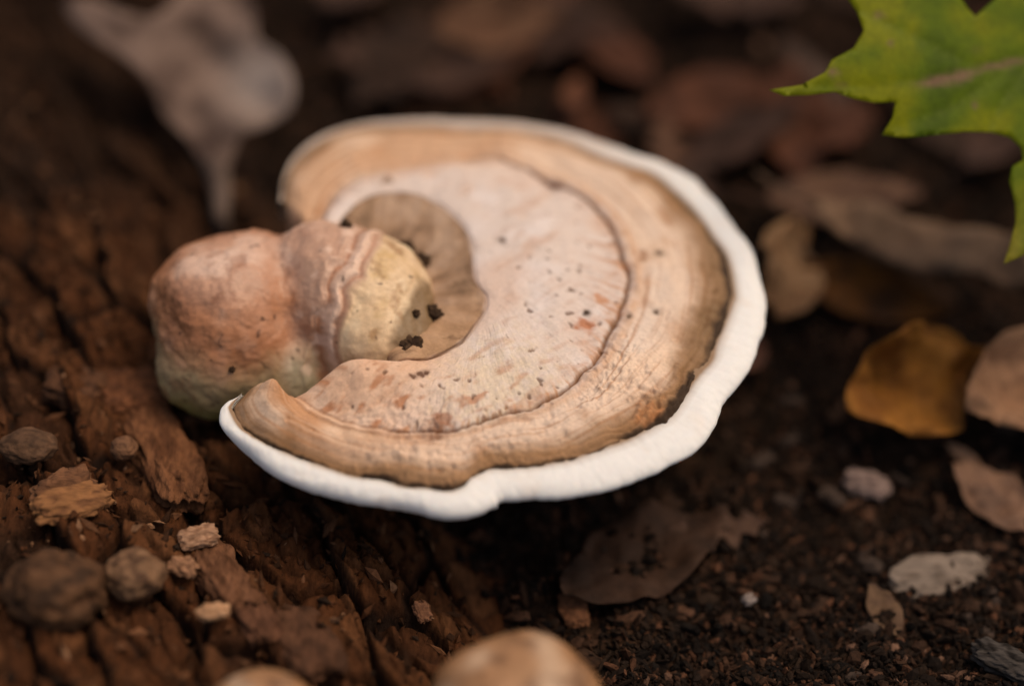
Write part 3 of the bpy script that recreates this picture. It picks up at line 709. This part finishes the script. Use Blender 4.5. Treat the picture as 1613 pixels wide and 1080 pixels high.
# --- blurred litter further back
lit_cols = [MAU, RED, ((.13, .062, .038), (.08, .04, .026)), ((.05, .026, .017), (.026, .014, .010)), ((.085, .052, .040), (.05, .031, .024))]
lit_names = ['mauve-brown', 'reddish brown', 'light brown', 'dark brown', 'grey-brown']
k = 0
for i in range(64):
    px = rnd.uniform(420, 1750); py = rnd.uniform(-160, 330)
    if px < 600 and py > 60: continue
    if 1180 < px < 1750 and py > 230: continue
    ci = rnd.choice([0, 0, 1, 1, 2, 3, 3, 4])
    place_leaf('litter_leaf', px, py, rnd.uniform(120, 260), rnd.uniform(0, 6.28), rnd.uniform(-.35, .45), rnd.uniform(-.3, .3), *lit_cols[ci], 200 + i,
               '%s fallen leaf in the blurred litter beyond the cap' % lit_names[ci], shape=rnd.choice([OVAL, LOBED, POINTED]), lift=rnd.uniform(.002, .012),
               group='%s leaves of the litter beyond the cap' % lit_names[ci], cup=rnd.uniform(.1, .6), width=rnd.uniform(.8, 1.2), step=.11)

# ------------------------------------------------------------------ chips, nodules and flakes
def chip(name, px, py, wpx, hpx, tpx, yaw, tx, ty, colA, colB, seed, label, cat='wood chip', lift=.0, group=None, boxy=.6, amp=.30):
    p = on_floor(px, py, lift); d = float((p - CAM) @ FWD) / FPX
    return tag(lump(name, p, (wpx * d / 2, hpx * d / 2, tpx * d / 2), rot(yaw, tx, ty), colA, colB, M_CHIP, seed, amp=amp, freq=1.9, boxy=boxy), label, cat, group)
chip('wood_chip', 1480, 908, 160, 75, 26, .17, .25, .05, (.205, .155, .125), (.11, .08, .062), 301, 'pale grey weathered wood chip lying on the dark soil', lift=.0015, amp=.17, boxy=.5)
chip('wood_chip', 1366, 762, 66, 40, 20, -.25, .2, .1, (.22, .15, .13), (.12, .08, .07), 302, 'small pale pinkish chip on soil between margin and ochre leaf', lift=.003)
chip('wood_chip', 1590, 1045, 110, 46, 34, -.5, .2, .1, (.055, .045, .04), (.018, .014, .012), 303, 'dark slaty chip with a grey sheen put into its colour', lift=.003)  # the sheen is only a lighter grey in the colour
chip('wood_chip', 1180, 943, 20, 18, 12, .5, 0, 0, (.26, .21, .19), (.18, .14, .13), 304, 'tiny whitish grain on the dark soil', lift=.002)
chip('wood_chip', 905, 960, 40, 60, 16, .3, .2, 0, (.17, .07, .035), (.10, .042, .022), 305, 'short orange-brown splinter standing at the foot of the log', lift=.002)
chip('wood_flake', 112, 792, 118, 56, 22, .42, .25, .15, (.24, .105, .045), (.13, .055, .026), 306, 'orange-brown splintered flake on the rotten log', 'wood flake', lift=.004)
chip('wood_flake', 105, 770, 90, 60, 26, .75, .3, .1, (.16, .07, .036), (.09, .04, .022), 307, 'duller flake lying under the orange-brown splintered flake', 'wood flake', lift=.002)
chip('wood_flake', 312, 845, 58, 34, 16, .3, .4, 0, (.38, .21, .13), (.22, .11, .065), 308, 'pale pinkish wood flake at the end of the cracked block', 'wood flake', lift=.004)
chip('wood_flake', 335, 963, 46, 26, 14, .2, .3, 0, (.42, .23, .13), (.26, .13, .07), 309, 'light tan flake low on the rotten log', 'wood flake', lift=.004)
chip('wood_flake', 288, 892, 44, 30, 16, -.4, .3, 0, (.30, .15, .085), (.17, .08, .045), 310, 'tan flake beside the cup-shaped nodule', 'wood flake', lift=.003)
chip('wood_flake', 665, 962, 24, 34, 12, .4, .3, 0, (.25, .11, .06), (.16, .07, .04), 311, 'single reddish grain on the smooth lower flank of the log', 'wood flake', lift=.002)
# cracked blocks of the log: pieces of it, so its children
for px, py, wpx, hpx, tpx, yaw, a, b, sd in [(255, 715, 86, 205, 60, .45, (.17, .07, .034), (.10, .04, .02), 321), (345, 905, 70, 150, 46, .5, (.16, .07, .038), (.09, .038, .02), 322), (205, 620, 120, 80, 40, .3, (.14, .054, .026), (.08, .032, .017), 323),
                                          (120, 610, 90, 60, 36, -.2, (.10, .045, .025), (.06, .028, .017), 324), (390, 960, 60, 120, 40, .55, (.12, .052, .03), (.07, .03, .018), 325), (265, 560, 60, 60, 30, .2, (.12, .045, .02), (.07, .028, .014), 326), (480, 1010, 90, 120, 30, .5, (.10, .045, .026), (.06, .028, .017), 327)]:
    p = on_floor(px, py, -.001); d = float((p - CAM) @ FWD) / FPX
    o = lump('wood_block', p, (wpx * d / 2, hpx * d / 2 / .8, tpx * d / 2), rot(yaw, -.12, .2), a, b, M_WOOD, sd, amp=.20, freq=2.6, boxy=.8); o.parent = log

def nodule(px, py, wpx, hpx, tpx, colA, colB, seed, label, amp=.2, lift=.004, cat='nodule', yaw=0., freq=1.5):
    p = on_floor(px, py, lift); d = float((p - CAM) @ FWD) / FPX
    return tag(lump('nodule', p, (wpx * d / 2, hpx * d / 2, tpx * d / 2), rot(yaw), colA, colB, M_STONE, seed, amp=amp, freq=freq), label, cat)
nodule(88, 930, 158, 130, 110, (.095, .043, .021), (.040, .019, .010), 331, 'large dark brown knobbly nodule on the rotten log')
nodule(212, 905, 92, 84, 70, (.19, .10, .055), (.085, .042, .024), 332, 'pale brown nodule with a dark rim, leaning on the knobbly one', lift=.006)
nodule(195, 706, 44, 42, 36, (.16, .075, .04), (.10, .046, .026), 333, 'small round orange-brown bead beside the cracked wood block', amp=.1)
nodule(45, 702, 90, 66, 44, (.10, .05, .028), (.055, .028, .016), 334, 'flat brown pebble on the rotten log', amp=.12)
nodule(325, 648, 50, 40, 34, (.09, .036, .018), (.05, .022, .012), 335, 'dull red-brown lump beneath the knob', amp=.2, lift=.001)

# bark bits strewn over the soil
kinds = [((.045, .022, .013), (.018, .010, .007), 'dark brown'), ((.085, .040, .024), (.04, .02, .013), 'reddish brown'), ((.055, .036, .028), (.024, .016, .013), 'grey-brown')]
for i in range(110):
    px, py = rnd.uniform(800, 1613), rnd.uniform(620, 1080)
    p = on_floor(px, py)
    if log_d(p[0], p[1]) > 0 or (px < 1120 and py < 800): continue
    ci = rnd.choice([0, 0, 1, 2]); a = rnd.uniform(.0016, .0048)
    o = lump('bark_bit', p + np.array([0, 0, .0008]), (a, a * rnd.uniform(.35, .7), a * rnd.uniform(.15, .35)), rot(rnd.uniform(0, 6.3), rnd.uniform(-.5, .5), rnd.uniform(-.5, .5)), kinds[ci][0], kinds[ci][1], M_CHIP, 600 + i, amp=.4, freq=2.0, sub=3, boxy=.6)
    tag(o, '%s bark bit lying among the crumbs of the soil' % kinds[ci][2], 'bark bit', '%s bark bits on the soil' % kinds[ci][2])

# ------------------------------------------------------------------ small mushrooms in front
def mushroom(px, py, wpx, tilt, seed, label, depth):
    top = at_d(px, py, depth); r = wpx * depth / FPX / 2
    base = np.array([top[0], top[1], 0.]); base[2] = floor_h(base[0], base[1]) - .004
    root = empty('small_mushroom', base); tag(root, label, 'mushroom', 'small mushrooms')
    na, nr = 96, 48; a = np.linspace(0, 2 * math.pi, na, endpoint=False); t = np.linspace(0.001, 1, nr)
    A, T = np.meshgrid(a, t, indexing='ij')
    rr = np.sin(T * math.pi * .62) / 1.0; zz = np.cos(T * math.pi * .62) * .75 - .75
    wob = 1 + .06 * noise(np.cos(A) * 1.2, np.sin(A) * 1.2, 0, seed) + .02 * noise(np.cos(A) * 5, np.sin(A) * 5, T * 2, seed)
    v = np.stack([rr * np.cos(A) * wob, rr * np.sin(A) * wob, zz + .03 * fbm(rr * np.cos(A) * 2, rr * np.sin(A) * 2, o=3, seed=seed)], -1) * r
    v = v @ rot(0, tilt[0], tilt[1]).T + top
    px_, py_ = rr * np.cos(A), rr * np.sin(A)
    cc = np.zeros(v.shape) + np.array([.33, .165, .080])
    cc = mixc(cc, [.46, .30, .20], sst(.0, .4, noise(px_ * 1.6 + 3, py_ * 1.6, seed=seed + 1)))
    cc = mixc(cc, [.14, .062, .028], sst(.05, .45, fbm(px_ * 2.2, py_ * 2.2 + 5, o=3, seed=seed + 2)) * .8)
    cc = mixc(cc, [.33, .135, .045], sst(.5, .8, T) * .8)
    keep(root, mesh_obj('cap', v, grid_faces(na, nr, True), M_MUSH, col=cc))
    # gills: a shallow cone inside the cap rim
    T2 = np.linspace(0, 1, 10); A2, Q = np.meshgrid(a, T2, indexing='ij')
    rim = v[:, -1, :]; cen = np.array(top) + np.array([0, 0, -.55 * r])
    g = rim[:, None] * (1 - Q[..., None]) + cen * Q[..., None]
    keep(root, mesh_obj('gills', g, grid_faces(na, 10, True), M_MUSH, col=np.zeros(g.shape) + np.array([.22, .12, .07])))
    keep(root, tube('stem', [cen + [0, 0, .2 * r], (cen + base) / 2 + [.001, 0, 0], base], [r * .2, r * .2, r * .26], M_MUSH, col=(.36, .24, .15), ns=16))
    return root
mushroom(826, 1098, 290, (.30, .10), 401, 'smooth tan mushroom cap with a pale streak in front of the fungus', .535)
mushroom(392, 1128, 215, (.25, -.1), 402, 'paler small mushroom cap at the foot of the log', .535)

# ------------------------------------------------------------------ crumbs and fibres
def scatter(name, pos, size, flat, cols, sub, mat, label, seed):
    v, f = ICO[sub]; r = np.random.RandomState(seed); n = len(pos)
    q = r.randn(n, 4); q /= np.linalg.norm(q, axis=1)[:, None]; w_, x_, y_, z_ = q.T
    R = np.stack([1-2*(y_*y_+z_*z_), 2*(x_*y_-z_*w_), 2*(x_*z_+y_*w_), 2*(x_*y_+z_*w_), 1-2*(x_*x_+z_*z_), 2*(y_*z_-x_*w_), 2*(x_*z_-y_*w_), 2*(y_*z_+x_*w_), 1-2*(x_*x_+y_*y_)], -1).reshape(n, 3, 3)
    sc = size[:, None] * (.45 + r.rand(n, 3) * .9) * np.array(flat)
    jit = 1 + .35 * (r.rand(n, len(v), 1) - .5)
    vv = np.einsum('nij,nkj->nki', R, v[None] * jit * sc[:, None, :]) + pos[:, None]
    ff = (f[None] + (np.arange(n) * len(v))[:, None, None]).reshape(-1, 3)
    cc = np.repeat(cols[:, None], len(v), 1)
    return tag(mesh_obj(name, vv.reshape(-1, 3), ff, mat, col=cc.reshape(-1, 3), smooth=False), label, None, kind='stuff')
r = np.random.RandomState(3)
N = 150000
x = r.uniform(-.10, .30, N); y = r.uniform(-.22, .36, N)
x, y = np.concatenate([x, r.uniform(-.05, .2, 60000)]), np.concatenate([y, r.uniform(-.2, .0, 60000)]); N = len(x)
keepm = (log_d(x, y) < .012) & (noise(x * 30, y * 30, seed=501) + 1.1 * r.rand(N) > .15) & (np.abs(x) < .12 + .28 * (y + .44))
x, y = x[keepm], y[keepm]; n_c = len(x)
sz = .0004 + .0011 * r.rand(n_c) ** 2 + .0016 * (r.rand(n_c) < .05) * r.rand(n_c)
z = ground_h(x, y) + sz * .35
pal = np.array([[.012, .007, .005], [.020, .011, .007], [.042, .020, .012], [.085, .036, .020], [.008, .0055, .0045], [.13, .068, .045]])
pc = pal[r.choice(6, n_c, p=[.34, .28, .18, .06, .12, .02])] * (.5 + .8 * r.rand(n_c, 1))
big = sz > .00085
tag(scatter('soil_crumbs', np.stack([x, y, z], -1)[big], sz[big], (1.6, .85, .6), pc[big], 1, M_CRUMB, 'loose dark crumbs of soil and humus on the ground', 5), None, 'soil')
tag(scatter('soil_grains', np.stack([x, y, z], -1)[~big], sz[~big], (2.2, .7, .6), pc[~big], 0, M_CRUMB, 'fine dark grains of soil between the larger crumbs', 5), None, 'soil')
N = 26000
x = r.uniform(-.34, .02, N); y = r.uniform(-.26, .40, N); keepm = log_d(x, y) > .004
x, y = x[keepm], y[keepm]
sz = .0005 + .0017 * r.rand(len(x)) ** 3
z = log_h(x, y) + sz * .2
pal = np.array([[.08, .030, .013], [.042, .018, .009], [.13, .055, .027], [.02, .011, .007], [.22, .11, .06]])
pc = pal[r.choice(5, len(x), p=[.35, .3, .16, .14, .05])] * (.7 + .6 * r.rand(len(x), 1))
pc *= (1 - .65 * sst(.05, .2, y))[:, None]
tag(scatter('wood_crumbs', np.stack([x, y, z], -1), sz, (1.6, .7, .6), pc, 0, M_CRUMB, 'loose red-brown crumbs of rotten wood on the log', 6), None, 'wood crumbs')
